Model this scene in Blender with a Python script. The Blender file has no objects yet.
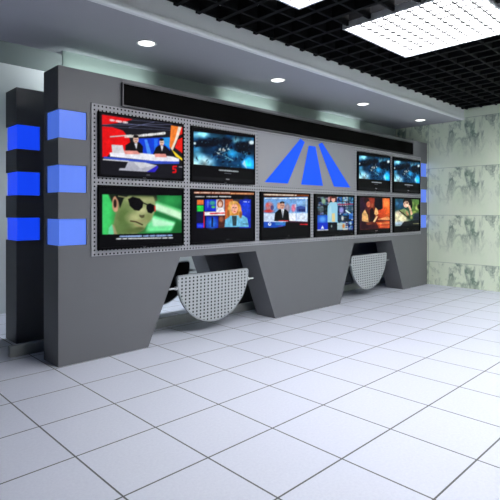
import bpy, bmesh, math, random
import numpy as np
from mathutils import Vector, Matrix

random.seed(7)
rng = np.random.default_rng(11)
S = bpy.context.scene
COL = S.collection

# ------------------------------------------------------------------ helpers
def lin(c):
    c = np.asarray(c, float) / 255.0
    return np.where(c <= 0.04045, c / 12.92, ((c + 0.055) / 1.055) ** 2.4)

def L4(r, g, b):
    v = lin((r, g, b))
    return (float(v[0]), float(v[1]), float(v[2]), 1.0)

class NT:
    """thin wrapper for building node materials"""
    def __init__(self, name):
        self.m = bpy.data.materials.new(name)
        self.m.use_nodes = True
        self.t = self.m.node_tree
        self.b = self.t.nodes['Principled BSDF']
        self.out = self.t.nodes['Material Output']
    def n(self, kind, **kw):
        nd = self.t.nodes.new(kind)
        for k, v in kw.items():
            setattr(nd, k, v)
        return nd
    def l(self, a, b):
        self.t.links.new(a, b)
    def math(self, op, a, b=None, c=None):
        nd = self.n('ShaderNodeMath', operation=op)
        for i, v in enumerate((a, b, c)):
            if v is None:
                continue
            if isinstance(v, (int, float)):
                nd.inputs[i].default_value = v
            else:
                self.l(v, nd.inputs[i])
        return nd.outputs[0]
    def mix(self, f, a, b):
        nd = self.n('ShaderNodeMix', data_type='RGBA')
        for sock, v in ((nd.inputs[0], f), (nd.inputs[6], a), (nd.inputs[7], b)):
            if isinstance(v, (int, float)):
                sock.default_value = v
            elif isinstance(v, tuple):
                sock.default_value = v
            else:
                self.l(v, sock)
        return nd.outputs[2]
    def noise(self, vec, scale, detail=3, rough=.5):
        nd = self.n('ShaderNodeTexNoise')
        nd.inputs['Scale'].default_value = scale
        nd.inputs['Detail'].default_value = detail
        nd.inputs['Roughness'].default_value = rough
        if vec is not None:
            self.l(vec, nd.inputs['Vector'])
        return nd.outputs['Fac']
    def objxyz(self):
        tc = self.n('ShaderNodeTexCoord')
        sp = self.n('ShaderNodeSeparateXYZ')
        self.l(tc.outputs['Object'], sp.inputs[0])
        return tc.outputs['Object'], sp.outputs

def plain(name, col, rough=.5, metal=0., spec=.5, var=.04, scale=14., emis=None, es=0.):
    k = NT(name)
    tc = k.n('ShaderNodeTexCoord')
    f = k.noise(tc.outputs['Object'], scale)
    a = tuple(min(1, c * (1 + var)) for c in col[:3]) + (1,)
    b = tuple(c * (1 - var) for c in col[:3]) + (1,)
    k.l(k.mix(f, a, b), k.b.inputs['Base Color'])
    k.b.inputs['Roughness'].default_value = rough
    k.b.inputs['Metallic'].default_value = metal
    k.b.inputs['Specular IOR Level'].default_value = spec
    if emis:
        k.b.inputs['Emission Color'].default_value = emis
        k.b.inputs['Emission Strength'].default_value = es
    return k.m

def obj(name, bm, mat=None, parent=None, smooth=False, mats=None):
    me = bpy.data.meshes.new(name)
    bm.normal_update()
    bm.to_mesh(me)
    bm.free()
    for m in (mats or [mat]):
        me.materials.append(m)
    if smooth:
        for p in me.polygons:
            p.use_smooth = True
    o = bpy.data.objects.new(name, me)
    COL.objects.link(o)
    if parent:
        o.parent = parent
    return o

def tag(o, label=None, cat=None, group=None, kind=None):
    for k, v in (('label', label), ('category', cat), ('group', group), ('kind', kind)):
        if v:
            o[k] = v
    return o

def empty(name, loc, label, cat, group=None, rz=0):
    o = bpy.data.objects.new(name, None)
    o.empty_display_size = .1
    o.location = loc
    o.rotation_euler = (0, 0, rz)
    COL.objects.link(o)
    return tag(o, label, cat, group)

def box(bm, x0, x1, y0, y1, z0, z1, mi=0, bev=0):
    vs = [bm.verts.new((x, y, z)) for x in (x0, x1) for y in (y0, y1) for z in (z0, z1)]
    q = [(0, 1, 3, 2), (4, 6, 7, 5), (0, 4, 5, 1), (2, 3, 7, 6), (0, 2, 6, 4), (1, 5, 7, 3)]
    fs = [bm.faces.new([vs[i] for i in f]) for f in q]
    for f in fs:
        f.material_index = mi
    if bev:
        es = list({e for f in fs for e in f.edges})
        bmesh.ops.bevel(bm, geom=es, offset=bev, segments=2, affect='EDGES', profile=.6)
    return bm

def prism(bm, pts, y0, y1, mi=0, bev=0):
    """outline of (x,z) points extruded from y0 to y1"""
    a = [bm.verts.new((x, y0, z)) for x, z in pts]
    b = [bm.verts.new((x, y1, z)) for x, z in pts]
    n = len(pts)
    fs = [bm.faces.new(a), bm.faces.new(b[::-1])]
    for i in range(n):
        j = (i + 1) % n
        fs.append(bm.faces.new((a[j], a[i], b[i], b[j])))
    for f in fs:
        f.material_index = mi
    bmesh.ops.recalc_face_normals(bm, faces=fs)
    if bev:
        es = list({e for f in fs for e in f.edges})
        bmesh.ops.bevel(bm, geom=es, offset=bev, segments=2, affect='EDGES', profile=.6)
    return bm

def cyl(bm, p0, p1, r, n=20, r2=None):
    p0, p1 = Vector(p0), Vector(p1)
    d = p1 - p0
    M = Matrix.Translation((p0 + p1) / 2) @ d.to_track_quat('Z', 'Y').to_matrix().to_4x4()
    bmesh.ops.create_cone(bm, cap_ends=True, segments=n, radius1=r, radius2=r if r2 is None else r2,
                          depth=d.length, matrix=M)
    return bm

# ------------------------------------------------------------------ materials
M_CONSOLE = plain('charcoal_grey_lacquer', (.146, .151, .163), rough=.42, spec=.4, var=.03, scale=6)
M_BLACK = plain('black_plastic', (.004, .004, .0045), rough=.42, spec=.03, var=.1)
M_BLACKMATT = plain('black_backing', (.012, .012, .013), rough=.8, spec=.1)
M_BOARD = plain('light_grey_panel', (.30, .305, .325), rough=.5, spec=.3, var=.02)
M_STEEL = plain('brushed_steel', (.62, .64, .66), rough=.3, metal=1.)
M_RIM = plain('grey_painted_steel', (.30, .33, .35), rough=.4, spec=.5)
M_FRAME = plain('dark_frame_metal', (.10, .10, .11), rough=.35, metal=.6)
M_LEDGLASS = plain('black_led_face', (.003, .003, .003), rough=.5, spec=.02)

def perforated(name, col, px, pz, r, ox, oz, rough=.45, metal=0., square=False):
    """sheet metal punched with a regular grid of through holes (object x,z)"""
    k = NT(name)
    _, s = k.objxyz()
    u = k.math('SUBTRACT', k.math('MODULO', k.math('ADD', k.math('SUBTRACT', s[0], ox), px * 200.5), px), px / 2)
    w = k.math('SUBTRACT', k.math('MODULO', k.math('ADD', k.math('SUBTRACT', s[2], oz), pz * 200.5), pz), pz / 2)
    if square:
        d = k.math('MAXIMUM', k.math('ABSOLUTE', u), k.math('ABSOLUTE', w))
    else:
        d = k.math('SQRT', k.math('ADD', k.math('MULTIPLY', u, u), k.math('MULTIPLY', w, w)))
    hole = k.math('LESS_THAN', d, r)
    k.b.inputs['Base Color'].default_value = col
    k.b.inputs['Roughness'].default_value = rough
    k.b.inputs['Metallic'].default_value = metal
    tr = k.n('ShaderNodeBsdfTransparent')
    mx = k.n('ShaderNodeMixShader')
    k.l(hole, mx.inputs[0])
    k.l(k.b.outputs[0], mx.inputs[1])
    k.l(tr.outputs[0], mx.inputs[2])
    k.l(mx.outputs[0], k.out.inputs['Surface'])
    return k.m

M_PERF = perforated('perforated_grey_sheet', (.36, .365, .395, 1), .0375, .0375, .0088, .316, .925)
M_PERF_TABLE = perforated('perforated_table_sheet', (.42, .45, .47, 1), .05, .0365, .0092, 0, 0, rough=.4, square=True)

def glow(name, col, strength, base=(.05, .1, .5, 1), streak=True, rough=.3, spec=.5):
    """back-lit coloured acrylic"""
    k = NT(name)
    tc = k.n('ShaderNodeTexCoord')
    mp = k.n('ShaderNodeMapping')
    mp.inputs['Scale'].default_value = (14, 14, 1.2)
    k.l(tc.outputs['Object'], mp.inputs[0])
    f = k.noise(mp.outputs[0], 1.2, 2)
    a = tuple(min(1, c * 1.16) for c in col[:3]) + (1,)
    b = tuple(c * .86 for c in col[:3]) + (1,)
    k.l(k.mix(f, a, b) if streak else k.mix(.5, col, col), k.b.inputs['Emission Color'])
    k.b.inputs['Emission Strength'].default_value = strength
    k.b.inputs['Base Color'].default_value = base
    k.b.inputs['Roughness'].default_value = rough
    k.b.inputs['Specular IOR Level'].default_value = spec
    return k.m

M_BLUEBOX = glow('blue_backlit_acrylic', L4(70, 108, 216), .85, base=(.10, .16, .45, 1))
M_BLUESHADED = glow('shaded_blue_backlit_acrylic', L4(18, 66, 240), .95, base=(.02, .06, .6, 1))  # same blue acrylic, the rear blocks' lack of room light put into its colour
M_LOGO = glow('blue_logo_acrylic', L4(24, 88, 252), .92, base=(.002, .02, .12, 1), streak=False, spec=.08)
M_LAMP = plain('lamp_diffuser', (.9, .9, .9), emis=(1, .99, 1, 1), es=14.5)
M_LAMPBRIGHT = plain('bright_lamp_diffuser', (.9, .9, .9), emis=(1, .99, 1, 1), es=20)
M_REARFILL = plain('rear_fill_diffuser', (.9, .9, .9), emis=(.90, .94, 1, 1), es=21)
M_DOWN = plain('downlight_lens', (.9, .9, .9), emis=(1, .98, .95, 1), es=3.)

# floor: square light tiles with thin dark joints
def floor_mat():
    k = NT('white_floor_tiles')
    o, s = k.objxyz()
    T = .5
    def edge(c, off):
        m = k.math('MODULO', k.math('ADD', k.math('SUBTRACT', c, off), T * 100), T)
        return k.math('MINIMUM', m, k.math('SUBTRACT', T, m))
    d = k.math('MINIMUM', edge(s[0], .463), edge(s[1], -.013))
    joint = k.math('LESS_THAN', d, .0048)
    big = k.noise(o, 1.7, 4)
    fine = k.noise(o, 60, 4, .7)
    c = k.mix(fine, (.50, .53, .64, 1), (.70, .735, .82, 1))
    c = k.mix(k.math('MULTIPLY', big, .25), c, (.57, .61, .75, 1))
    c = k.mix(joint, c, (.085, .09, .10, 1))
    k.l(c, k.b.inputs['Base Color'])
    k.b.inputs['Roughness'].default_value = .42
    k.b.inputs['Specular IOR Level'].default_value = .35
    return k.m
M_FLOOR = floor_mat()

# pale green marble slabs, the same veined slab repeated
def marble_mat():
    k = NT('pale_green_marble_slabs')
    _, s = k.objxyz()
    PW, PH = 1.245, .83
    a = k.math('MODULO', k.math('ADD', s[1], PW * 20 + .02), PW)
    b = k.math('MODULO', k.math('ADD', s[2], PH * 10 - .41), PH)
    cx = k.n('ShaderNodeCombineXYZ')
    k.l(a, cx.inputs[0]); k.l(b, cx.inputs[1])
    v = cx.outputs[0]
    mp = k.n('ShaderNodeMapping'); mp.inputs['Rotation'].default_value = (0, 0, .75); mp.inputs['Scale'].default_value = (1.5, .75, 1)
    k.l(v, mp.inputs[0]); v = mp.outputs[0]
    warp = k.n('ShaderNodeTexNoise'); warp.inputs['Scale'].default_value = 3.2; warp.inputs['Detail'].default_value = 4
    k.l(v, warp.inputs['Vector'])
    va = k.n('ShaderNodeVectorMath', operation='MULTIPLY_ADD')
    k.l(warp.outputs['Color'], va.inputs[0]); va.inputs[1].default_value = (.34, .34, .34); k.l(v, va.inputs[2])
    n1 = k.noise(va.outputs[0], 1.9, 5, .6)
    ridge = k.math('ABSOLUTE', k.math('SUBTRACT', n1, .5))
    vein = k.n('ShaderNodeMapRange'); vein.inputs[1].default_value = .0; vein.inputs[2].default_value = .06
    vein.inputs[3].default_value = 1; vein.inputs[4].default_value = 0
    k.l(ridge, vein.inputs[0])
    mask = k.n('ShaderNodeMapRange'); mask.inputs[1].default_value = .38; mask.inputs[2].default_value = .54
    k.l(k.noise(va.outputs[0], 2.1, 3), mask.inputs[0])
    up = k.n('ShaderNodeMapRange'); up.inputs[1].default_value = .12; up.inputs[2].default_value = .62
    k.l(b, up.inputs[0])
    patch = k.n('ShaderNodeMapRange'); patch.inputs[1].default_value = .53; patch.inputs[2].default_value = .66
    k.l(k.noise(va.outputs[0], 3.6, 5, .68), patch.inputs[0])
    f = k.math('MULTIPLY', k.math('MULTIPLY', vein.outputs[0], mask.outputs[0]), up.outputs[0])
    f2 = k.math('MULTIPLY', k.math('MULTIPLY', patch.outputs[0], up.outputs[0]), .6)
    f = k.math('MINIMUM', k.math('ADD', k.math('MULTIPLY', f, .85), f2), .85)
    base = k.mix(k.noise(v, 4, 4), (.80, .94, .70, 1), (.93, .99, .82, 1))
    c = k.mix(f, base, (.13, .24, .17, 1))
    ea = k.math('MINIMUM', a, k.math('SUBTRACT', PW, a))
    eb = k.math('MINIMUM', b, k.math('SUBTRACT', PH, b))
    j = k.math('MULTIPLY', k.math('LESS_THAN', k.math('MINIMUM', ea, eb), .005), .45)
    c = k.mix(j, c, (.25, .33, .28, 1))
    k.l(c, k.b.inputs['Base Color'])
    k.b.inputs['Roughness'].default_value = .3
    k.b.inputs['Specular IOR Level'].default_value = .35
    return k.m
M_MARBLE = marble_mat()
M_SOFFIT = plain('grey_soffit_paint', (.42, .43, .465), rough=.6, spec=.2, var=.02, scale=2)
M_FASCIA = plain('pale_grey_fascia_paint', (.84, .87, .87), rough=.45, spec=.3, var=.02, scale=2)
M_BULK = plain('pale_green_bulkhead_paint', (.42, .50, .475), rough=.6, spec=.2, var=.05, scale=3)
M_BLACKGRID = plain('black_ceiling_grid_paint', (.006, .0065, .007), rough=.7, spec=.1)
M_VOID = plain('black_ceiling_void_paint', (.004, .0042, .005), rough=.9, spec=.05)
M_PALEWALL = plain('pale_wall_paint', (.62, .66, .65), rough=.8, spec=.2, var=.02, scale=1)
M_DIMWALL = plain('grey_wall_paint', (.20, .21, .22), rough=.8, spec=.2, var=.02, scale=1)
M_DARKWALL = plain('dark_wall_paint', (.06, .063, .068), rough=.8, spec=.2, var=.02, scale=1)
M_MIDWALL = plain('mid_grey_wall_paint', (.42, .44, .45), rough=.8, spec=.2, var=.02, scale=1)
M_REARCEIL = plain('rear_ceiling_paint', (.15, .18, .17), rough=.8, spec=.2, var=.02, scale=1)
M_PLINTH = plain('grey_plinth_paint', (.36, .39, .39), rough=.5, spec=.3, var=.03)
M_LOUVRE = plain('white_louvre_metal', (.72, .74, .75), rough=.35, metal=.2)
M_BLADE = plain('grey_louvre_blades', (.05, .052, .055), rough=.4)

# ------------------------------------------------------------------ setting
Lc, Hc, Dc = 6.69, 2.53, .312            # console length, height, depth
XR = 6.705                                # right wall
def struct(name, bm, m, label=None):
    o = obj(name, bm, m)
    o['kind'] = 'structure'
    if label:
        o['label'] = label
    return o

bm = bmesh.new(); box(bm, -5, XR, -6.5, 2.6, -.1, 0)
struct('floor', bm, M_FLOOR, 'white tiled floor with thin dark joints')
bm = bmesh.new(); box(bm, XR, XR + .12, -6.5, 2.6, -.1, 3.5)
struct('wall_right', bm, M_MARBLE, 'pale green veined marble wall')
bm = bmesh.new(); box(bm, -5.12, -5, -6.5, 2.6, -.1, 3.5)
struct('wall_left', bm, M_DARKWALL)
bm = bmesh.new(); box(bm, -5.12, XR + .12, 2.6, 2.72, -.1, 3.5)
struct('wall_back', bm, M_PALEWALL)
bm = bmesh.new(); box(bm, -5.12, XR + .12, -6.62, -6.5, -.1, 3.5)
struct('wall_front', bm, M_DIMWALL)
bm = bmesh.new(); box(bm, -5.12, XR + .12, -6.62, -.66, 3.42, 3.5)
struct('ceiling', bm, M_VOID, 'black ceiling void above the open grid')
bm = bmesh.new(); box(bm, -5, XR, .74, 2.6, 3.2, 3.3)
struct('ceiling_rear', bm, M_REARCEIL)
# dropped soffit with its moulded front edge
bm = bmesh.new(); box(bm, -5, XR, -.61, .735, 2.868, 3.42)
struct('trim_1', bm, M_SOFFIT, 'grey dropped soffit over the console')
bm = bmesh.new()
prof = []
R = .022
for i in range(9):                         # rounded lower nose
    a = math.pi / 2 + math.pi * i / 8 * .5 + math.pi / 2
    prof.append((-.64 + R * math.cos(a), 2.865 + R + R * math.sin(a)))
prof = [(-.612, 2.865)] + prof[::-1] + [(-.662, 2.905), (-.652, 2.915), (-.652, 3.42), (-.612, 3.42)]
va = [bm.verts.new((-5, y, z)) for y, z in prof]
vb = [bm.verts.new((XR, y, z)) for y, z in prof]
bm.faces.new(va); bm.faces.new(vb[::-1])
for i in range(len(prof)):
    j = (i + 1) % len(prof)
    bm.faces.new((va[i], vb[i], vb[j], va[j]))
bmesh.ops.recalc_face_normals(bm, faces=bm.faces)
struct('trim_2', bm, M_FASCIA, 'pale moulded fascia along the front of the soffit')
bm = bmesh.new(); box(bm, .3, XR, .62, .64, 2.42, 2.868)
struct('trim_3', bm, M_BULK, 'pale green bulkhead behind the top of the console')
bm = bmesh.new(); box(bm, -.2, XR, .56, .62, 0, .10, bev=.006)
struct('trim_4', bm, M_PLINTH, 'low grey plinth behind the console openings')
# open-cell black ceiling grid
bm = bmesh.new()
P = .235
LUM = [(2.74, -1.95), (5.75, -2.75), (.9, -1.95), (2.74, -4.3), (5.3, -4.9), (.9, -4.3)]   # louvred lights set into the grid
def cut(lo, hi, gaps):
    """the pieces of lo..hi left over between the gaps"""
    out, a = [], lo
    for g0, g1 in sorted(gaps):
        if g0 > a:
            out.append((a, g0))
        a = max(a, g1)
    if a < hi:
        out.append((a, hi))
    return out
x = XR - .11
while x > -4.9:
    for a, b in cut(-6.4, -.655, [(cy - .605, cy + .605) for cx, cy in LUM if abs(x - cx) < .63]):
        box(bm, x - .022, x + .022, a, b, 3.035, 3.15)
    x -= P
y = -.705
while y > -6.4:
    for a, b in cut(-4.95, XR - .005, [(cx - .605, cx + .605) for cx, cy in LUM if abs(y - cy) < .62]):
        box(bm, a, b, y - .012, y + .012, 3.036, 3.149)
    y -= P
struct('ceiling_grid', bm, M_BLACKGRID, 'black open cell ceiling grid')

# ------------------------------------------------------------------ console
OPEN1 = [(.87, 0), (1.248, .84), (2.33, .84), (2.668, 0)]
OPEN2 = [(Lc - x, z) for x, z in OPEN1[::-1]]
ROWS = [(1.015, 1.242), (1.467, 1.700), (1.925, 2.166)]
BW = .25

def console_body(bm, back):
    pts = [(0, 0)] + OPEN1 + OPEN2 + [(Lc, 0)]
    for a, b in ROWS:
        pts += [(Lc, a), (Lc - BW + .02, a), (Lc - BW + .02, b), (Lc, b)]
    pts += [(Lc, Hc), (0, Hc)]
    for a, b in ROWS[::-1]:
        pts += [(0, b), (BW, b), (BW, a), (0, a)]
    prism(bm, pts, 0, Dc)
    if back:                                # plate closing the notches at the back
        for a, b in ROWS:
            box(bm, .001, BW, Dc - .05, Dc - .001, a, b)
            box(bm, Lc - BW + .02, Lc - .001, Dc - .05, Dc - .001, a, b)
    return bm

console = empty('video_console', (0, 0, 0),
                'long charcoal grey display console wall carrying ten screens and blue light blocks', 'console')
bm = bmesh.new(); console_body(bm, True)
body = obj('body', bm, M_CONSOLE, console)
for x0, x1 in ((.012, BW - .001), (Lc - BW + .021, Lc - .012)):
    for a, b in ROWS:
        bm = bmesh.new(); box(bm, x0, x1, .012, Dc - .051, a + .001, b - .001, bev=.004)
        o = obj('light_block', bm, M_BLUEBOX, console); o['label'] = 'blue lit acrylic block'
# perforated mounting panel around the screens, black sheet behind it
PX0, PX1, PZ0, PZ1 = .287, 6.432, .910, 2.256
bm = bmesh.new(); box(bm, PX0 + .004, PX1 - .004, -.003, 0, PZ0 + .004, PZ1 - .004)
obj('backing_sheet', bm, M_BLACKMATT, console)
LX0, LX1, LZ0, LZ1 = 2.352, 4.348, 1.612, 2.240
bm = bmesh.new()
fs = []
def sheet(a, b, c, d):
    box(bm, a, b, -.012, -.010, c, d)
sheet(PX0, LX0, PZ0, PZ1); sheet(LX1, PX1, PZ0, PZ1); sheet(LX0, LX1, PZ0, LZ0); sheet(LX0, LX1, LZ1, PZ1)
o = obj('perforated_panel', bm, M_PERF, console); o['label'] = 'light grey perforated mounting panel'
# returns of the panel edge
bm = bmesh.new()
box(bm, PX0, PX0 + .003, -.010, 0, PZ0, PZ1); box(bm, PX1 - .003, PX1, -.010, 0, PZ0, PZ1)
box(bm, PX0 + .003, PX1 - .003, -.010, 0, PZ0, PZ0 + .003); box(bm, PX0 + .003, PX1 - .003, -.010, 0, PZ1 - .003, PZ1)
obj('panel_edge', bm, M_BOARD, console)
bm = bmesh.new(); box(bm, LX0 + .001, LX1 - .001, -.0125, -.004, LZ0 + .001, LZ1 - .001)
board = obj('logo_board', bm, M_BOARD, console); board['label'] = 'plain grey board carrying the blue road emblem'
for pts in ([(2.470, 1.655), (2.880, 1.655), (3.212, 2.205), (3.128, 2.238)],
            [(3.146, 1.652), (3.598, 1.652), (3.438, 2.168), (3.300, 2.168)],
            [(3.858, 1.652), (4.246, 1.652), (3.580, 2.236), (3.505, 2.205)]):
    pts = [(-1.66 + (x + 1.66) * .9995, 1.3046 + (z - 1.3046) * .9995) for x, z in pts]
    bm = bmesh.new(); prism(bm, pts, -.020, -.0126)
    o = obj('road_stripe', bm, M_LOGO, board); o['label'] = 'bright blue tapering stripe'

def half_disc(cx, zc, r, n=40, cr=.035):
    """flat-topped half disc with small rounded top corners"""
    pts = []
    for i in range(n + 1):
        a = math.pi + math.pi * i / n
        pts.append((cx + r * math.cos(a), zc + r * math.sin(a)))
    for i in range(5):
        a = math.pi / 2 * i / 4
        pts.append((cx + r - cr + cr * math.cos(a), zc + cr * math.sin(a)))
    for i in range(5):
        a = math.pi / 2 + math.pi / 2 * i / 4
        pts.append((cx - r + cr + cr * math.cos(a), zc + cr * math.sin(a)))
    out = []
    for p in pts:
        if not out or (abs(p[0] - out[-1][0]) + abs(p[1] - out[-1][1])) > 1e-5:
            out.append(p)
    if abs(out[0][0] - out[-1][0]) + abs(out[0][1] - out[-1][1]) < 1e-5:
        out.pop()
    return out

def fold_table(cx, parent, y=.085, dark=False):
    r, zc = .508, .607
    bm = bmesh.new()
    pts = half_disc(0, 0, r)
    t = .03
    a = [bm.verts.new((x, -t / 2, z)) for x, z in pts]
    b = [bm.verts.new((x, t / 2, z)) for x, z in pts]
    f = bm.faces.new(a); g = bm.faces.new(b[::-1])
    g.material_index = 2  # back face made black, standing in for shade on the rear flaps
    rim = []
    for i in range(len(pts)):
        j = (i + 1) % len(pts)
        q = bm.faces.new((a[j], a[i], b[i], b[j])); q.material_index = 1; rim.append(q)
    bmesh.ops.recalc_face_normals(bm, faces=bm.faces)
    # solid border so that no hole is cut at the rim
    bmesh.ops.inset_individual(bm, faces=[f, g], thickness=.012, depth=0)
    for q in bm.faces:
        if q not in (f, g):
            q.material_index = 1
    core = half_disc(0, 0, r - .004)
    prism(bm, core, -t / 2 + .004, t / 2 - .004, mi=2)
    o = obj('fold_down_table', bm, None, parent, mats=[M_PERF_TABLE, M_RIM, M_BLACKMATT])
    o.location = (cx, y, zc)
    o.rotation_euler = (math.radians(1.5), 0, 0)
    o['label'] = 'half-round perforated grey fold-down table flap'
    for s in (-1, 1):
        bm = bmesh.new()
        cyl(bm, (s * .492, 0, -.095), (s * .60, 0, -.095), .011)
        cyl(bm, (s * .505, 0, -.095), (s * .525, 0, -.095), .02)
        obj('hinge_pin', bm, M_STEEL, o, smooth=False)
    return o
fold_table(1.772, console)
fold_table(Lc - 1.783, console)

# the twin console standing back to back behind it
twin = empty('video_console', (Lc, 1.0 + Dc, 0),
             'second dark grey console wall standing unlit behind the front console', 'console', rz=math.pi)
bm = bmesh.new(); console_body(bm, False)
obj('body', bm, M_CONSOLE, twin)
for x0, x1 in ((.012, BW - .001), (Lc - BW + .021, Lc - .012)):
    for a, b in ROWS:
        bm = bmesh.new(); box(bm, x0, x1, .012, Dc - .012, a + .001, b - .001, bev=.004)
        o = obj('light_block', bm, M_BLUESHADED, twin); o['label'] = 'blue lit acrylic block with shade put into its colour'
fold_table(1.783, twin)
fold_table(Lc - 1.783, twin)

# ------------------------------------------------------------------ long LED display
led = empty('led_ticker_display', (0, 0, 0), 'long narrow black message display along the console top edge', 'display')
bm = bmesh.new()
x0, x1, z0, z1 = .580, 6.125, 2.271, 2.489
fr = .012
for a, b, c, d in ((x0, x1, z0, z0 + fr), (x0, x1, z1 - fr, z1), (x0, x0 + fr, z0 + fr, z1 - fr), (x1 - fr, x1, z0 + fr, z1 - fr)):
    box(bm, a, b, -.03, 0, c, d)
obj('frame', bm, M_FRAME, led)
bm = bmesh.new(); box(bm, x0 + fr, x1 - fr, -.022, 0, z0 + fr, z1 - fr)
obj('display_face', bm, M_LEDGLASS, led)

# ------------------------------------------------------------------ pictures shown on the screens
class Canvas:
    def __init__(self, w, h, bg=(6, 6, 8)):
        self.w, self.h = w, h
        self.a = np.empty((h, w, 3)); self.a[:] = bg
        self.Y, self.X = np.mgrid[0:h, 0:w]
    def put(self, m, c, k=1.):
        m = m.astype(float) * k
        self.a += (np.array(c, float) - self.a) * m[..., None]
    def poly(self, pts, c, k=1.):
        m = np.zeros((self.h, self.w), bool)
        n = len(pts)
        for i in range(n):
            x0, y0 = pts[i]; x1, y1 = pts[(i + 1) % n]
            if y0 == y1:
                continue
            cond = (self.Y >= min(y0, y1)) & (self.Y < max(y0, y1))
            xi = x0 + (self.Y - y0) * (x1 - x0) / (y1 - y0)
            m ^= cond & (self.X < xi)
        self.put(m, c, k)
    def rect(self, x0, y0, x1, y1, c, k=1.):
        self.put((self.X >= x0) & (self.X < x1) & (self.Y >= y0) & (self.Y < y1), c, k)
    def ell(self, cx, cy, rx, ry, c, k=1., rot=0., soft=0.):
        t = math.radians(rot)
        dx, dy = self.X - cx, self.Y - cy
        u = (dx * math.cos(t) + dy * math.sin(t)) / rx
        v = (-dx * math.sin(t) + dy * math.cos(t)) / ry
        d = np.sqrt(u * u + v * v)
        m = np.clip((1 + soft - d) / (2 * soft), 0, 1) if soft else (d <= 1)
        self.put(m, c, k)
    def line(self, p, q, w, c, k=1.):
        p, q = np.array(p, float), np.array(q, float)
        d = q - p; L = np.hypot(*d) + 1e-9
        t = np.clip(((self.X - p[0]) * d[0] + (self.Y - p[1]) * d[1]) / L ** 2, 0, 1)
        dist = np.hypot(self.X - p[0] - t * d[0], self.Y - p[1] - t * d[1])
        self.put(dist <= w / 2, c, k)
    def dashes(self, p, q, h, c, seed, gap=.3):
        """a row of small letter-like marks too fine to read"""
        r = np.random.default_rng(seed)
        p, q = np.array(p, float), np.array(q, float)
        L = np.hypot(*(q - p)); d = (q - p) / L
        s = 0.
        while s < L:
            wd = h * (.45 + .4 * r.random())
            if r.random() > .12:
                a = p + d * s; b = p + d * min(L, s + wd)
                self.line(a, b, h * (.75 + .25 * r.random()), c, .8)
            s += wd + h * gap * (1 + r.random())
    def noise(self, sc, amt, seed):
        r = np.random.default_rng(seed)
        tot = np.zeros((self.h, self.w)); 
        for o in range(3):
            g = r.random((int(self.h / sc * 2 ** o) + 3, int(self.w / sc * 2 ** o) + 3))
            fy = self.Y / sc * 2 ** o; fx = self.X / sc * 2 ** o
            iy, ix = fy.astype(int), fx.astype(int)
            ty, tx = fy - iy, fx - ix
            tot += ((g[iy, ix] * (1 - tx) + g[iy, ix + 1] * tx) * (1 - ty) + (g[iy + 1, ix] * (1 - tx) + g[iy + 1, ix + 1] * tx) * ty - .5) / 1.6 ** o
        self.a = np.clip(self.a * (1 + amt * tot[..., None]), 0, 255)
    def blur(self, n):
        k = 2 * n + 1
        for ax in (0, 1):
            p = np.pad(self.a, [(n, n) if i == ax else (0, 0) for i in range(3)], mode='edge')
            c = np.cumsum(p, axis=ax)
            z = np.zeros_like(np.take(c, [0], axis=ax))
            c = np.concatenate([z, c], axis=ax)
            i1 = np.arange(k, c.shape[ax]); i0 = np.arange(0, c.shape[ax] - k)
            self.a = (np.take(c, i1, axis=ax) - np.take(c, i0, axis=ax)) / k
    def mask_outside(self, pts, c=(4, 4, 5)):
        keep = Canvas(self.w, self.h, (0, 0, 0)); keep.poly(pts, (1, 1, 1))
        self.a = np.where(keep.a[..., :1] > .5, self.a, np.array(c, float))

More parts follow.
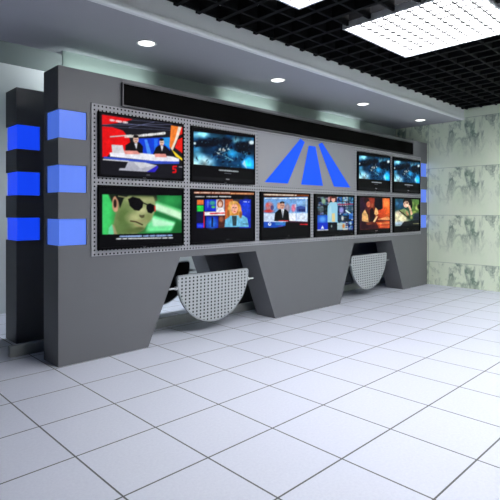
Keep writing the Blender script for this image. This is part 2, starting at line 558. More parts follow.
def pic_newsroom():                        # two presenters at a desk
    c = Canvas(500, 408, (22, 22, 28))
    c.poly([(42, 45), (190, 66), (150, 80), (42, 98)], (226, 14, 20))
    for p, q, w in (((45, 96), (400, 92), 3), ((120, 85), (395, 112), 3), ((45, 104), (395, 122), 2), ((170, 108), (300, 80), 3), ((180, 70), (395, 84), 2)):
        c.line(p, q, w, (112, 118, 160), .8)
    c.dashes((82, 72), (165, 84), 12, (240, 225, 225), 3, .15)
    c.poly([(42, 105), (90, 108), (140, 125), (172, 165), (180, 225), (80, 240), (60, 262), (42, 262)], (232, 12, 16))
    c.poly([(205, 165), (388, 158), (388, 252), (205, 248)], (18, 62, 214))
    c.poly([(248, 170), (262, 170), (285, 245), (262, 245)], (70, 140, 245))
    c.poly([(300, 165), (320, 165), (318, 200), (300, 230)], (36, 110, 240))
    c.poly([(345, 160), (388, 158), (388, 220), (350, 190)], (40, 150, 235))
    c.line((80, 157), (180, 147), 6, (205, 205, 205))
    c.dashes((152, 156), (230, 150), 14, (236, 232, 226), 5, .1)
    c.dashes((232, 149), (358, 137), 15, (245, 245, 245), 6, .12)
    # left presenter
    c.poly([(150, 235), (152, 200), (178, 182), (222, 184), (240, 205), (238, 240)], (14, 12, 16))
    c.ell(204, 170, 14, 19, (228, 190, 170)); c.ell(204, 154, 14, 8, (16, 12, 12)); c.line((198, 170), (211, 171), 3, (120, 84, 72)); c.line((200, 181), (208, 181), 3, (170, 90, 84))
    c.poly([(196, 190), (212, 190), (206, 222)], (225, 225, 235))
    # right presenter
    c.poly([(292, 248), (308, 212), (328, 198), (360, 202), (388, 228), (394, 256)], (16, 14, 22))
    c.ell(341, 185, 13, 18, (228, 192, 172)); c.ell(340, 170, 13, 7, (18, 14, 12)); c.line((334, 184), (348, 186), 3, (120, 84, 72)); c.line((337, 195), (345, 195), 3, (170, 90, 84))
    c.poly([(334, 203), (350, 204), (342, 232)], (225, 225, 235))
    # desk
    c.poly([(75, 238), (120, 232), (240, 240), (402, 258), (440, 270), (440, 284), (300, 280), (78, 258)], (236, 236, 246))
    c.poly([(84, 197), (138, 200), (146, 240), (88, 240)], (214, 214, 220))
    c.poly([(142, 226), (210, 228), (228, 246), (150, 246)], (232, 150, 140))
    c.poly([(300, 242), (362, 244), (370, 262), (305, 260)], (232, 150, 140))
    c.poly([(48, 258), (300, 280), (440, 284), (440, 296), (300, 296), (48, 268)], (50, 78, 196))
    c.line((46, 273), (165, 282), 6, (222, 222, 228))
    c.poly([(165, 280), (250, 288), (315, 303), (262, 336), (118, 328), (122, 318), (148, 318)], (176, 178, 192))
    c.poly([(190, 285), (250, 290), (300, 303), (225, 318)], (206, 208, 216))
    c.poly([(315, 303), (322, 312), (302, 338), (258, 336)], (44, 36, 190))
    # right column
    c.poly([(394, 97), (440, 104), (412, 180), (392, 220), (384, 205)], (244, 128, 44))
    c.poly([(436, 103), (456, 106), (440, 150), (425, 180), (402, 228), (392, 218), (416, 170)], (244, 226, 206))
    c.poly([(456, 106), (464, 107), (464, 245), (415, 212), (432, 170)], (230, 30, 22))
    c.poly([(440, 150), (464, 140), (464, 158), (432, 172)], (30, 16, 16))
    c.poly([(396, 222), (406, 228), (460, 270), (458, 280), (420, 258)], (246, 214, 40))
    # the red 5
    c.line((405, 309), (422, 309), 9, (226, 12, 20)); c.line((404, 309), (403, 322), 8, (226, 12, 20))
    c.line((404, 322), (417, 323), 8, (226, 12, 20)); c.line((419, 325), (419, 337), 8, (226, 12, 20)); c.line((402, 339), (417, 339), 8, (226, 12, 20))
    c.dashes((438, 311), (460, 313), 5, (190, 190, 200), 8, .1)
    c.line((258, 352), (274, 353), 4, (110, 110, 120))
    c.blur(2); c.noise(14, .12, 3)
    return c, [(25, 27), (468, 92), (465, 385), (22, 360)]

def pic_man_in_glasses():                  # a man in dark glasses under green light
    c = Canvas(500, 380, (34, 140, 70))
    c.rect(32, 50, 110, 300, (50, 190, 92)); c.ell(40, 170, 40, 120, (70, 215, 112), .8, soft=.5)
    c.rect(310, 50, 480, 300, (26, 116, 56))
    c.ell(400, 95, 60, 26, (48, 158, 80), .8, soft=.5)
    c.poly([(318, 106), (472, 158), (472, 200), (300, 142)], (205, 248, 208))
    c.poly([(316, 98), (472, 146), (472, 160), (318, 110)], (104, 214, 132))
    c.poly([(285, 182), (310, 178), (436, 212), (440, 236), (400, 262), (258, 266)], (120, 238, 160))
    c.poly([(292, 190), (420, 216), (432, 230), (300, 236)], (190, 250, 208))
    c.poly([(440, 200), (472, 208), (472, 280), (400, 280)], (24, 100, 44))
    c.blur(5)
    c.poly([(60, 60), (322, 60), (324, 96), (130, 120), (82, 112)], (24, 36, 22))
    c.poly([(118, 84), (150, 70), (302, 74), (314, 105), (308, 160), (292, 196), (270, 222), (250, 254), (205, 280), (60, 284), (86, 235), (100, 150)], (150, 162, 108))
    c.blur(3)
    for cx, cy, rx, ry, col, kk in ((140, 200, 46, 90, (78, 106, 52), .85), (118, 262, 44, 40, (92, 120, 66), .8), (240, 78, 60, 10, (104, 118, 72), .6),
                                    (190, 190, 34, 24, (184, 186, 134), .75), (240, 150, 26, 18, (196, 196, 146), .8), (272, 190, 20, 22, (120, 132, 78), .7),
                                    (240, 92, 70, 12, (176, 180, 128), .7), (205, 262, 50, 16, (74, 92, 44), .8), (228, 208, 40, 8, (160, 150, 104), .6)):
        c.ell(cx, cy, rx, ry, col, kk, soft=.6)
    c.poly([(60, 284), (64, 246), (80, 226), (90, 250), (90, 284)], (104, 214, 156))
    c.poly([(80, 226), (92, 236), (108, 284), (90, 284)], (170, 150, 116), .8)
    c.ell(96, 116, 16, 44, (196, 146, 116)); c.ell(95, 112, 8, 24, (34, 22, 16)); c.ell(100, 146, 9, 12, (206, 160, 128))
    c.poly([(92, 64), (176, 64), (140, 84), (126, 122), (120, 140), (112, 100)], (16, 22, 14))
    c.blur(2)
    c.poly([(162, 88), (186, 74), (226, 84), (246, 104), (240, 134), (222, 152), (196, 148), (172, 126)], (6, 6, 6))
    c.poly([(264, 116), (284, 110), (310, 122), (308, 150), (290, 166), (270, 160), (262, 138)], (6, 6, 6))
    c.line((112, 72), (170, 82), 5, (150, 150, 104)); c.line((240, 106), (268, 118), 6, (16, 16, 12))
    c.line((310, 126), (312, 152), 8, (206, 66, 54))
    c.poly([(222, 172), (236, 176), (252, 172), (250, 188), (236, 192), (224, 184)], (70, 66, 40), .85)
    c.line((176, 208), (204, 212), 7, (60, 46, 30)); c.line((204, 212), (240, 228), 7, (52, 40, 26)); c.line((196, 226), (232, 240), 6, (164, 138, 100), .7)
    c.ell(226, 248, 24, 8, (70, 82, 42), .7, soft=.5)
    c.blur(2); c.noise(24, .10, 12)
    c.mask_outside([(32, 62), (472, 68), (472, 268), (32, 284)])
    c.dashes((122, 294), (412, 284), 11, (150, 180, 232), 21, .15)
    c.dashes((102, 307), (420, 297), 8, (222, 228, 232), 22, .15)
    c.blur(1)
    return c, [(12, 10), (485, 28), (485, 335), (12, 370)]

def pic_blue_ice():                        # a cold blue abstract scene
    c = Canvas(500, 500, (26, 92, 132))
    c.ell(250, 200, 160, 100, (14, 52, 84), .9, soft=.6)
    c.ell(88, 282, 80, 46, (206, 238, 244), 1, soft=.5); c.ell(80, 235, 30, 50, (120, 190, 214), .7, soft=.6)
    c.ell(100, 96, 60, 20, (150, 212, 230), .9, soft=.5); c.ell(200, 110, 40, 20, (60, 140, 180), .8, soft=.5)
    c.ell(425, 285, 45, 44, (50, 170, 236), 1, soft=.5); c.ell(400, 130, 50, 16, (90, 170, 206), .8, soft=.5)
    c.ell(332, 130, 26, 20, (150, 210, 226), .8, soft=.5); c.ell(300, 215, 50, 24, (44, 140, 180), .8, soft=.6)
    c.noise(60, .9, 14)
    r = np.random.default_rng(4)
    def shards(cx, cy, n, sx, sy, lo, hi, col, kk):
        for _ in range(n):
            x, y = cx + r.normal() * sx, cy + r.normal() * sy
            a = r.random(3) * 6.28; rr = lo + (hi - lo) * r.random(3)
            c.poly([(x + rr[i] * math.cos(a[i]), y + rr[i] * math.sin(a[i])) for i in range(3)], col, kk)
    c.ell(130, 152, 78, 24, (8, 16, 34), .9, soft=.35); c.ell(390, 176, 74, 34, (8, 18, 38), .9, soft=.35); c.ell(262, 140, 40, 26, (10, 22, 44), .9, soft=.4)
    shards(130, 150, 24, 40, 16, 8, 24, (6, 14, 30), .9); shards(385, 172, 30, 40, 20, 8, 26, (6, 14, 30), .9)
    shards(250, 250, 30, 70, 22, 8, 22, (8, 28, 54), .85); shards(260, 150, 14, 26, 16, 8, 22, (6, 16, 34), .9)
    shards(150, 150, 10, 46, 14, 4, 12, (90, 150, 180), .7); shards(380, 170, 12, 46, 20, 4, 12, (70, 130, 170), .7)
    shards(300, 250, 30, 70, 26, 4, 13, (110, 186, 212), .75); shards(120, 260, 14, 40, 20, 5, 14, (60, 120, 150), .6)
    shards(236, 196, 34, 22, 18, 5, 17, (222, 230, 228), .9); shards(240, 200, 14, 22, 16, 4, 12, (20, 30, 44), .9); shards(250, 190, 6, 20, 14, 4, 9, (190, 150, 110), .8)
    c.line((255, 238), (310, 268), 6, (160, 214, 226), .8)
    c.ell(444, 148, 20, 14, (226, 240, 244), soft=.3)
    c.ell(62, 154, 8, 9, (220, 236, 240)); c.poly([(375, 290), (392, 262), (410, 325)], (220, 240, 246), .8)
    c.blur(3)
    c.a = 255 * (c.a / 255) ** 1.3
    c.mask_outside([(56, 74), (462, 116), (462, 326), (56, 293)])
    c.dashes((202, 330), (346, 342), 12, (170, 180, 186), 31, .25)
    c.dashes((252, 352), (296, 356), 6, (96, 100, 110), 32, .1)
    c.poly([(45, 372), (468, 398), (468, 425), (45, 402)], (20, 20, 23))
    c.line((264, 392), (282, 394), 7, (150, 152, 158))
    c.blur(1)
    return c, [(40, 35), (470, 100), (468, 432), (40, 408)]

def pic_news_woman():                      # newsreader with fair hair and blue jacket
    c = Canvas(500, 435, (6, 5, 8))
    c.poly([(28, 35), (468, 50), (468, 68), (28, 52)], (120, 58, 30))
    c.dashes((30, 44), (280, 50), 9, (240, 210, 196), 41, .12); c.dashes((286, 54), (466, 60), 9, (236, 176, 130), 42, .12)
    c.dashes((30, 73), (186, 75), 9, (214, 214, 214), 43, .15); c.dashes((200, 74), (282, 77), 9, (226, 226, 226), 44, .12)
    c.rect(45, 95, 440, 297, (14, 14, 60))
    c.rect(48, 97, 91, 131, (240, 122, 54)); c.rect(48, 137, 91, 179, (40, 214, 70))
    c.rect(100, 95, 178, 178, (24, 44, 206)); c.ell(152, 120, 20, 16, (60, 160, 150), soft=.4); c.ell(158, 148, 14, 8, (90, 200, 80), soft=.4)
    c.ell(120, 125, 7, 25, (80, 120, 240), soft=.4)
    c.rect(178, 95, 238, 182, (196, 190, 200)); c.ell(206, 125, 22, 30, (150, 84, 54)); c.ell(206, 128, 13, 20, (238, 190, 166))
    c.poly([(180, 182), (195, 152), (225, 152), (240, 182)], (240, 236, 240))
    c.rect(96, 182, 242, 208, (240, 238, 244)); c.dashes((138, 194), (240, 191), 12, (214, 50, 60), 45, .1); c.rect(92, 178, 98, 295, (220, 20, 34))
    c.rect(110, 215, 192, 297, (16, 32, 170)); c.ell(150, 262, 34, 36, (40, 110, 220), soft=.5); c.line((152, 225), (150, 285), 12, (14, 24, 60))
    c.rect(195, 210, 242, 297, (70, 34, 30)); c.ell(215, 235, 16, 20, (150, 84, 60), soft=.4)
    c.rect(48, 262, 92, 297, (16, 40, 220)); c.ell(70, 280, 18, 10, (60, 90, 250), soft=.4)
    c.rect(242, 95, 300, 240, (196, 92, 44)); c.rect(300, 95, 370, 115, (60, 50, 60))
    c.rect(352, 100, 440, 297, (18, 40, 190)); c.ell(400, 160, 30, 60, (30, 66, 220), soft=.5); c.dashes((372, 112), (428, 116), 8, (200, 210, 240), 46, .3)
    c.ell(312, 168, 52, 58, (214, 146, 62)); c.ell(345, 195, 26, 34, (190, 120, 50)); c.ell(275, 205, 22, 26, (204, 130, 56))
    c.poly([(238, 290), (244, 238), (280, 210), (372, 206), (412, 228), (424, 290)], (110, 190, 226))
    c.poly([(292, 212), (330, 212), (326, 282), (300, 282)], (46, 66, 74))
    c.ell(280, 160, 14, 44, (236, 182, 96), .9, soft=.3); c.ell(352, 180, 12, 40, (232, 170, 84), .9, soft=.3); c.ell(266, 196, 10, 26, (150, 84, 36), .9, soft=.3); c.ell(360, 205, 10, 22, (140, 80, 34), .9, soft=.3)
    c.ell(312, 160, 25, 36, (238, 172, 146)); c.line((299, 153), (307, 153), 4, (90, 56, 50)); c.line((317, 153), (326, 154), 4, (90, 56, 50)); c.line((312, 158), (313, 168), 3, (196, 126, 104)); c.ell(314, 180, 8, 4, (200, 70, 70)); c.ell(305, 118, 30, 12, (224, 170, 90), soft=.3)
    c.dashes((380, 268), (424, 270), 8, (60, 100, 120), 47, .1)
    c.blur(2)
    c.noise(16, .25, 17)
    c.line((255, 378), (272, 377), 5, (60, 60, 64))
    return c, [(8, 15), (472, 42), (475, 385), (10, 415)]

def pic_news_man():                        # newsreader in a dark suit before a bright studio
    c = Canvas(500, 482, (6, 6, 9))
    c.poly([(48, 48), (462, 58), (462, 82), (48, 76)], (84, 40, 14))
    c.dashes((52, 58), (336, 68), 13, (244, 232, 216), 51, .1); c.dashes((345, 72), (460, 74), 10, (150, 84, 40), 52, .2)
    c.rect(50, 84, 450, 305, (120, 168, 222))
    c.dashes((60, 92), (270, 96), 10, (236, 240, 244), 53, .2); c.dashes((275, 94), (446, 96), 12, (250, 250, 252), 54, .1)
    c.rect(50, 225, 450, 302, (206, 222, 246)); c.ell(300, 265, 40, 40, (240, 246, 255), soft=.5); c.ell(400, 265, 30, 40, (226, 236, 252), soft=.5)
    c.ell(95, 165, 34, 40, (190, 130, 140), soft=.3); c.ell(90, 205, 40, 14, (206, 70, 70), soft=.4); c.ell(80, 150, 14, 18, (220, 110, 110)); c.ell(120, 175, 14, 22, (90, 80, 130))
    c.ell(180, 160, 18, 30, (226, 160, 130), soft=.3); c.ell(255, 180, 26, 36, (160, 150, 170), soft=.3)
    c.ell(312, 180, 20, 32, (226, 130, 160), soft=.3); c.ell(330, 160, 10, 16, (230, 200, 220))
    c.poly([(338, 172), (380, 160), (430, 172), (430, 216), (338, 212)], (64, 90, 164)); c.rect(360, 190, 426, 212, (40, 56, 120)); c.rect(335, 120, 450, 150, (150, 196, 240))
    c.line((338, 100), (338, 300), 4, (150, 180, 230)); c.line((434, 100), (434, 300), 6, (220, 236, 255))
    c.poly([(138, 294), (146, 220), (182, 190), (240, 190), (266, 214), (274, 294)], (10, 10, 14))
    c.poly([(198, 190), (226, 190), (214, 270)], (226, 230, 236)); c.line((212, 200), (213, 262), 6, (150, 160, 180))
    c.ell(209, 158, 22, 32, (216, 166, 146)); c.ell(208, 132, 21, 12, (26, 20, 22)); c.ell(209, 150, 17, 18, (224, 176, 156), .8, soft=.3); c.line((196, 153), (205, 153), 4, (70, 50, 48)); c.line((212, 153), (222, 154), 4, (70, 50, 48)); c.line((203, 176), (216, 176), 3, (160, 90, 84)); c.line((209, 156), (210, 166), 3, (170, 120, 104))
    c.line((180, 290), (268, 292), 8, (206, 40, 44))
    c.poly([(50, 298), (240, 306), (238, 336), (150, 352), (50, 352)], (30, 84, 190)); c.poly([(150, 302), (240, 306), (236, 330), (150, 330)], (60, 130, 200))
    c.ell(100, 320, 14, 15, (226, 236, 250)); c.ell(100, 318, 6, 7, (40, 90, 200)); c.dashes((175, 338), (212, 336), 10, (110, 90, 200), 55, .1)
    c.rect(240, 300, 450, 352, (10, 8, 12)); c.poly([(262, 292), (450, 300), (450, 312), (262, 304)], (60, 20, 50))
    c.dashes((364, 322), (446, 324), 12, (226, 40, 54), 56, .08)
    c.blur(2)
    c.a = 255 * (c.a / 255) ** 1.12
    c.noise(16, .22, 18)
    c.line((262, 424), (276, 423), 4, (90, 90, 90))
    return c, [(22, 30), (475, 55), (475, 438), (25, 465)]

def pic_mosaic():                          # programme mosaic round a figure in pale blue
    c = Canvas(458, 500, (8, 10, 14))
    r = np.random.default_rng(9)
    pal = [(90, 170, 220), (30, 80, 170), (190, 220, 235), (20, 40, 90), (60, 130, 150), (120, 110, 170), (220, 220, 220), (24, 24, 32), (40, 110, 190)]
    for gx in range(6):
        for gy in range(7):
            x0, y0 = 45 + gx * 65, 66 + gy * 50
            c.rect(x0 + 3, y0 + 3, x0 + 62, y0 + 47, pal[r.integers(len(pal))], .85 if gx > 2 else .3)
            for _ in range(7):
                c.ell(x0 + 8 + 48 * r.random(), y0 + 6 + 38 * r.random(), 5 + 12 * r.random(), 4 + 10 * r.random(), pal[r.integers(len(pal))], .8 if gx > 2 else .45)
    c.ell(105, 110, 20, 30, (150, 190, 150), .9, soft=.4); c.ell(160, 95, 12, 30, (214, 150, 150), .9, soft=.4)
    c.ell(80, 200, 26, 30, (70, 90, 96), .8, soft=.5); c.rect(112, 150, 145, 250, (10, 14, 14), .7)
    c.poly([(250, 140), (440, 132), (440, 150), (250, 156)], (150, 60, 90), .8)
    c.rect(255, 160, 340, 240, (22, 18, 46), .7); c.ell(294, 205, 24, 32, (150, 150, 220), soft=.4)
    c.rect(345, 155, 430, 225, (60, 90, 96), .6); c.line((345, 210), (420, 260), 16, (210, 240, 244))
    c.rect(378, 240, 425, 300, (30, 100, 200), .8); c.rect(255, 262, 375, 330, (20, 36, 44), .7); c.ell(306, 290, 12, 24, (210, 214, 210), soft=.4)
    c.rect(250, 338, 340, 410, (196, 216, 210), .8); c.ell(318, 372, 13, 22, (206, 130, 60), soft=.4); c.rect(150, 335, 248, 415, (12, 14, 16), .85); c.ell(188, 372, 8, 14, (120, 140, 140))
    c.poly([(140, 332), (148, 160), (176, 122), (240, 122), (252, 170), (252, 332)], (152, 208, 232))
    c.poly([(160, 200), (180, 150), (190, 240), (170, 320)], (186, 224, 240), .7)
    c.ell(206, 96, 20, 28, (238, 176, 160)); c.ell(204, 70, 30, 12, (60, 30, 24)); c.ell(236, 90, 9, 22, (90, 40, 32)); c.ell(178, 80, 10, 20, (120, 50, 44))
    c.poly([(190, 240), (222, 236), (226, 326), (192, 326)], (226, 206, 150))
    c.rect(45, 258, 146, 335, (26, 86, 208)); c.ell(95, 300, 30, 30, (90, 160, 240), soft=.5); c.rect(45, 335, 150, 408, (20, 50, 200)); c.poly([(95, 362), (112, 398), (78, 398)], (226, 236, 246))
    c.dashes((46, 412), (150, 410), 12, (220, 224, 230), 61, .08); c.dashes((45, 72), (100, 70), 7, (120, 120, 126), 62, .2); c.dashes((345, 398), (395, 392), 8, (190, 200, 210), 63, .1)
    c.blur(3)
    c.mask_outside([(40, 62), (428, 64), (428, 415), (40, 430)])
    return c, [(15, 35), (440, 50), (440, 465), (18, 485)]

def pic_fire():                            # two figures beside a glowing fire
    c = Canvas(411, 500, (96, 34, 24))
    c.ell(60, 200, 60, 200, (38, 18, 44), .95, soft=.5)
    c.ell(345, 180, 70, 150, (246, 104, 42), 1, soft=.5); c.ell(330, 110, 36, 60, (252, 140, 70), .8, soft=.6); c.ell(280, 230, 50, 70, (226, 74, 34), .8, soft=.5)
    c.ell(175, 110, 26, 60, (176, 62, 40), .9, soft=.5)
    c.ell(246, 130, 46, 66, (14, 8, 20), 1, soft=.15); c.poly([(200, 66), (290, 66), (296, 180), (262, 200), (220, 150)], (14, 8, 20))
    c.ell(112, 92, 28, 32, (36, 14, 20)); c.ell(134, 136, 22, 32, (196, 104, 72)); c.ell(176, 150, 14, 24, (186, 92, 60))
    c.poly([(64, 320), (66, 240), (100, 186), (140, 250), (154, 340)], (232, 178, 112)); c.poly([(96, 196), (108, 184), (146, 250), (150, 340), (136, 330), (128, 258)], (70, 30, 30))
    c.poly([(150, 330), (150, 200), (176, 170), (206, 240), (196, 330)], (26, 12, 18))
    c.poly([(196, 240), (214, 170), (234, 190), (246, 240), (220, 262)], (242, 188, 120)); c.poly([(184, 330), (222, 264), (240, 270), (204, 336)], (248, 208, 150))
    c.poly([(60, 330), (160, 340), (170, 410), (48, 410)], (40, 14, 26)); c.ell(140, 350, 30, 14, (150, 70, 44), .9, soft=.4)
    c.poly([(240, 300), (350, 272), (380, 290), (380, 322), (250, 318)], (244, 170, 110), .9); c.line((250, 312), (384, 318), 8, (80, 20, 20))
    c.poly([(220, 335), (384, 326), (384, 402), (250, 400)], (216, 84, 46)); c.line((240, 350), (380, 345), 12, (250, 160, 90), .8); c.line((270, 384), (380, 376), 8, (240, 120, 70), .7)
    c.ell(190, 390, 50, 30, (50, 14, 26), .9, soft=.4)
    c.blur(3); c.noise(30, .35, 5)
    c.mask_outside([(46, 62), (384, 68), (384, 402), (46, 418)])
    c.line((212, 430), (234, 429), 7, (120, 110, 110))
    return c, [(22, 40), (385, 50), (385, 455), (22, 470)]

def pic_reclining():                       # a dark-haired person resting, green garden behind
    c = Canvas(395, 500, (40, 74, 60))
    c.ell(95, 120, 70, 70, (28, 74, 112), .95, soft=.5); c.ell(70, 110, 16, 20, (70, 130, 170), .6, soft=.5)
    c.ell(290, 150, 70, 110, (92, 134, 60), .95, soft=.5); c.ell(310, 160, 22, 30, (196, 210, 120), .9, soft=.5); c.ell(280, 215, 24, 16, (170, 190, 90), .9, soft=.5); c.ell(260, 110, 16, 20, (140, 170, 90), .7, soft=.5)
    c.ell(110, 290, 90, 80, (226, 220, 180), 1, soft=.4); c.ell(80, 220, 30, 26, (236, 220, 190), .9, soft=.5); c.ell(95, 345, 70, 26, (170, 196, 220), .9, soft=.5)
    c.poly([(85, 190), (150, 170), (200, 200), (220, 270), (170, 270)], (120, 140, 90))
    c.line((95, 195), (195, 272), 12, (52, 40, 26)); c.line((180, 210), (206, 262), 20, (176, 130, 96))
    c.ell(190, 92, 56, 42, (20, 16, 14)); c.ell(235, 130, 18, 44, (20, 18, 14)); c.ell(166, 82, 10, 16, (60, 40, 30))
    c.ell(174, 120, 34, 38, (232, 190, 164), rot=20); c.ell(188, 106, 12, 6, (80, 50, 40)); c.ell(158, 116, 6, 5, (110, 60, 50)); c.ell(172, 142, 9, 4, (170, 70, 66))
    c.poly([(205, 150), (225, 140), (258, 235), (232, 250)], (222, 184, 150)); c.ell(214, 150, 14, 20, (226, 184, 156))
    c.ell(310, 270, 50, 50, (26, 34, 56), .95, soft=.3); c.ell(328, 150, 14, 26, (14, 16, 14), soft=.4); c.ell(210, 270, 26, 20, (30, 50, 30), .9, soft=.4); c.ell(240, 275, 14, 18, (170, 180, 90), .8, soft=.5)
    c.poly([(150, 320), (345, 300), (345, 380), (100, 380)], (14, 16, 20), .9); c.line((262, 346), (330, 344), 8, (150, 150, 100), .8)
    c.blur(3); c.noise(28, .5, 6)
    c.mask_outside([(46, 56), (336, 66), (336, 368), (46, 372)])
    c.line((188, 404), (206, 403), 6, (60, 60, 40))
    return c, [(22, 35), (350, 50), (352, 430), (25, 445)]

# screen material: shows the picture stored on the screen's own surface
k = NT('lit_screen')
at = k.n('ShaderNodeAttribute', attribute_name='picture')
k.l(at.outputs['Color'], k.b.inputs['Emission Color'])
k.b.inputs['Emission Strength'].default_value = 1.0
k.b.inputs['Base Color'].default_value = (.004, .004, .005, 1)
k.b.inputs['Roughness'].default_value = .25
k.b.inputs['Specular IOR Level'].default_value = .04
M_SCREEN = k.m

TW, TH = .926, .576
BZ = (.017, .014, .020)                    # side, top, bottom bezel

def screen_mesh(pic, nx=170, nz=104):
    c, quad = pic()
    x0, x1 = BZ[0], TW - BZ[0]; z0, z1 = BZ[2], TH - BZ[1]
    xs = np.linspace(x0, x1, nx); zs = np.linspace(z0, z1, nz)
    X, Z = np.meshgrid(xs, zs)
    u = X / TW; v = 1 - Z / TH
    q = np.array(quad, float)
    px = q[0] * ((1 - u) * (1 - v))[..., None] + q[1] * (u * (1 - v))[..., None] + q[2] * (u * v)[..., None] + q[3] * ((1 - u) * v)[..., None]
    fx = np.clip(px[..., 0], 0, c.w - 1.001); fy = np.clip(px[..., 1], 0, c.h - 1.001)
    ix, iy = fx.astype(int), fy.astype(int); tx, ty = (fx - ix)[..., None], (fy - iy)[..., None]
    A = c.a
    s = (A[iy, ix] * (1 - tx) + A[iy, ix + 1] * tx) * (1 - ty) + (A[iy + 1, ix] * (1 - tx) + A[iy + 1, ix + 1] * tx) * ty
    col = np.ones((nz * nx, 4), np.float32); col[:, :3] = lin(s).reshape(-1, 3)
    co = np.stack([X, np.zeros_like(X), Z], -1).reshape(-1, 3)
    i = np.arange(nz * nx).reshape(nz, nx)
    f = np.stack([i[:-1, :-1], i[:-1, 1:], i[1:, 1:], i[1:, :-1]], -1).reshape(-1, 4)
    # give the glass a thickness: a rim and a back
    me = bpy.data.meshes.new('screen')
    b = [[x0, .004, z0], [x1, .004, z0], [x1, .004, z1], [x0, .004, z1]]
    n = len(co)
    cor = [i[0, 0], i[0, -1], i[-1, -1], i[-1, 0]]
    faces = f.tolist() + [[n + 3, n + 2, n + 1, n]]
    rims = [i[0, :].tolist() + [n + 1, n], i[:, -1].tolist() + [n + 2, n + 1], i[-1, ::-1].tolist() + [n + 3, n + 2], i[::-1, 0].tolist() + [n, n + 3]]
    faces += [r[::-1] for r in rims]
    me.from_pydata(co.tolist() + b, [], faces)
    at = me.color_attributes.new('picture', 'FLOAT_COLOR', 'POINT')
    full = np.zeros((n + 4, 4), np.float32); full[:n] = col; full[:, 3] = 1
    at.data.foreach_set('color', full.ravel())
    me.materials.append(M_SCREEN)
    me.update()
    return me

def tv_housing(bm):
    d0, d1 = -.028, 0                      # front, back
    s, t, b = BZ
    o = [(0, 0), (TW, 0), (TW, TH), (0, TH)]
    i = [(s, b), (TW - s, b), (TW - s, TH - t), (s, TH - t)]
    def ring(pts, y): return [bm.verts.new((x, y, z)) for x, z in pts]
    e = .004
    ob = ring(o, d1); of = ring(o, d0 + e)
    of2 = ring([(e, e), (TW - e, e), (TW - e, TH - e), (e, TH - e)], d0)
    fi = ring(i, d0); bi = ring(i, d0 + .014)
    for a, bb in ((ob, of), (of, of2), (of2, fi), (fi, bi)):
        for k in range(4):
            j = (k + 1) % 4
            bm.faces.new((a[k], a[j], bb[j], bb[k]))
    bm.faces.new(ob[::-1]); bm.faces.new(bi)
    bmesh.ops.recalc_face_normals(bm, faces=bm.faces)
    return bm

XS = [.341 + 1.0195 * k for k in range(6)]
Z_UP, Z_LO = 1.613, .964
bm = bmesh.new(); tv_housing(bm)
house0 = obj('housing', bm, M_BLACK)
house_me = house0.data
bpy.data.objects.remove(house0)
bm = bmesh.new(); box(bm, TW / 2 - .016, TW / 2 + .016, -.0295, -.028, .006, .0125)
b0 = obj('badge', bm, M_FRAME); badge_me = b0.data; bpy.data.objects.remove(b0)
me_ice = screen_mesh(pic_blue_ice)
TVS = [
    (0, Z_UP, screen_mesh(pic_newsroom), 'black flat television showing two news presenters at a white desk on red and blue'),
    (1, Z_UP, me_ice, 'black flat television showing an icy blue scene, left of the blue road emblem'),
    (4, Z_UP, me_ice, 'black flat television showing an icy blue scene, directly right of the blue road emblem'),
    (5, Z_UP, me_ice, 'black flat television showing an icy blue scene, nearest the marble wall'),
    (0, Z_LO, screen_mesh(pic_man_in_glasses), 'black flat television showing a man in dark glasses under green light'),
    (1, Z_LO, screen_mesh(pic_news_woman), 'black flat television showing a fair-haired newsreader in a light blue jacket'),
    (2, Z_LO, screen_mesh(pic_news_man), 'black flat television showing a newsreader in black suit in a pale blue studio'),
    (3, Z_LO, screen_mesh(pic_mosaic), 'black flat television showing a figure in pale blue among a mosaic of small pictures'),
    (4, Z_LO, screen_mesh(pic_fire), 'black flat television showing two figures by an orange fire glow'),
    (5, Z_LO, screen_mesh(pic_reclining), 'black flat television showing a dark-haired person resting before green foliage'),
]
for col_, z, sm, lab in TVS:
    t = empty('television', (XS[col_], -.0125, z), lab, 'television', group='televisions on the console wall')
    for nm, me, y in (('housing', house_me, 0), ('screen', sm, -.0185), ('badge', badge_me, 0)):
        o = bpy.data.objects.new(nm, me); o.parent = t; o.location = (0, y, 0); COL.objects.link(o)

# ------------------------------------------------------------------ lamps
def luminaire(cx, cy, z, sx, sy, label, group, nx=10, ny=10, lamp=M_LAMP):
    t = empty('ceiling_light', (cx, cy, z), label, 'ceiling light', group)
    bm = bmesh.new()
    hx, hy, f = sx / 2, sy / 2, .02
    box(bm, -hx, hx, -hy, -hy + f, 0, .06); box(bm, -hx, hx, hy - f, hy, 0, .06)
    box(bm, -hx, -hx + f, -hy + f, hy - f, 0, .06); box(bm, hx - f, hx, -hy + f, hy - f, 0, .06)
    obj('frame', bm, M_LOUVRE, t)
    bm = bmesh.new()
    for i in range(1, nx):
        x = -hx + f + (sx - 2 * f) * i / nx
        box(bm, x - .007, x + .007, -hy + f, hy - f, .026, .038)
    for i in range(1, ny):
        y = -hy + f + (sy - 2 * f) * i / ny
        box(bm, -hx + f, hx - f, y - .007, y + .007, .026, .038)
    obj('louvre', bm, M_BLADE, t)
    bm = bmesh.new(); box(bm, -hx + f, hx - f, -hy + f, hy - f, .040, .060)
    obj('diffuser', bm, lamp, t)
    return t

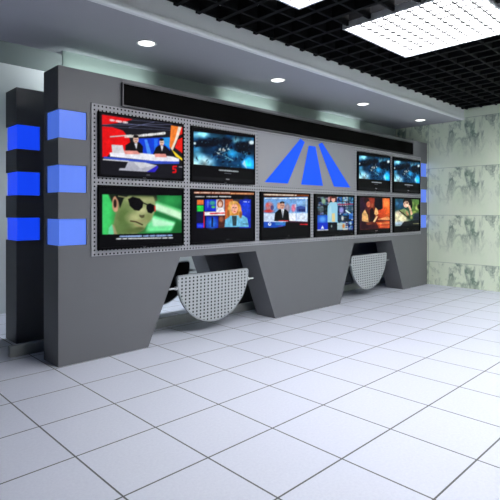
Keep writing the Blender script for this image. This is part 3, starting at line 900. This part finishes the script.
ZL = 3.02
LAB = ['white louvred ceiling light in the black grid nearest the soffit',
       'white louvred ceiling light beside the marble wall', 'white louvred ceiling light at the left over the floor',
       'white louvred ceiling light behind the viewer', 'white louvred ceiling light behind the viewer by the marble wall',
       'white louvred ceiling light behind the viewer at the left']
for (cx, cy), lab in zip(LUM, LAB):
    luminaire(cx, cy, ZL, 1.2, 1.2, lab, 'louvred lights in the ceiling grid', lamp=M_LAMPBRIGHT if (cx > 5 or (cx < 1 and cy > -3)) else M_LAMP)
luminaire(1.95, 1.75, 2.66, 1.2, 1.2, 'unseen hanging light added to brighten the back wall', None, lamp=M_REARFILL)  # added fill lamp, hidden from view, put in to brighten the back wall

for x, lab in ((.77, 'round white downlight over the left end of the console'),
               (2.57, 'round white downlight in the soffit over the blue road emblem'),
               (4.40, 'round white downlight, second from the marble wall'),
               (6.17, 'round white downlight nearest the marble wall')):
    t = empty('downlight', (x, -.13, 2.868), lab, 'downlight', 'round downlights in the soffit')
    bm = bmesh.new()
    n = 36
    prof = [(.074, -.001), (.092, -.001), (.095, -.004), (.092, -.008), (.078, -.008), (.074, -.001)]
    rings = [[bm.verts.new((r * math.cos(2 * math.pi * i / n), r * math.sin(2 * math.pi * i / n), z)) for i in range(n)] for r, z in prof[:-1]]
    for a in range(5):
        A, B = rings[a], rings[(a + 1) % 5]
        for i in range(n):
            j = (i + 1) % n
            bm.faces.new((A[i], A[j], B[j], B[i]))
    bmesh.ops.recalc_face_normals(bm, faces=bm.faces)
    obj('trim_ring', bm, M_LOUVRE, t, smooth=True)
    bm = bmesh.new(); cyl(bm, (0, 0, -.006), (0, 0, -.0005), .0735, 36)
    obj('lens', bm, M_DOWN, t)
    la = bpy.data.lights.new('downlight_source', 'SPOT'); la.energy = 8; la.spot_size = math.radians(100); la.spot_blend = .8; la.shadow_soft_size = .07
    lo = bpy.data.objects.new('downlight_source', la); COL.objects.link(lo); lo.location = (x, -.13, 2.85)

# cove strip lights hidden on top of the bulkhead gap, washing the pale bulkhead
for x in (.76, 2.82, 4.88):
    la = bpy.data.lights.new('cove_light_source', 'AREA'); la.shape = 'RECTANGLE'; la.size = .95; la.size_y = .05; la.energy = 1.2
    la.color = (.86, 1, .97); la.spread = math.radians(64)
    lo = bpy.data.objects.new('cove_light_source', la); COL.objects.link(lo)
    lo.location = (x, .42, 2.46)
    lo.rotation_euler = Vector((0, .20, .25)).to_track_quat('-Z', 'Y').to_euler()

w = bpy.data.worlds.new('World'); S.world = w
w.use_nodes = True
w.node_tree.nodes['Background'].inputs[0].default_value = (.8, .85, 1, 1)
w.node_tree.nodes['Background'].inputs[1].default_value = .05

# ------------------------------------------------------------------ camera
cam = bpy.data.cameras.new('camera')
co = bpy.data.objects.new('camera', cam); COL.objects.link(co)
co.location = (-1.660, -3.996, 1.3046)
co.rotation_euler = (math.radians(90), 0, math.radians(45.90 - 90))
cam.sensor_width = 36; cam.sensor_fit = 'HORIZONTAL'
cam.lens = 481.8 / 500 * 36
cam.shift_x = .003; cam.shift_y = -.077
cam.clip_start = .05
S.camera = co

S.view_settings.view_transform = 'Standard'
S.view_settings.look = 'None'
S.view_settings.exposure = 0
S.view_settings.gamma = 1
S.view_settings.use_curve_mapping = False
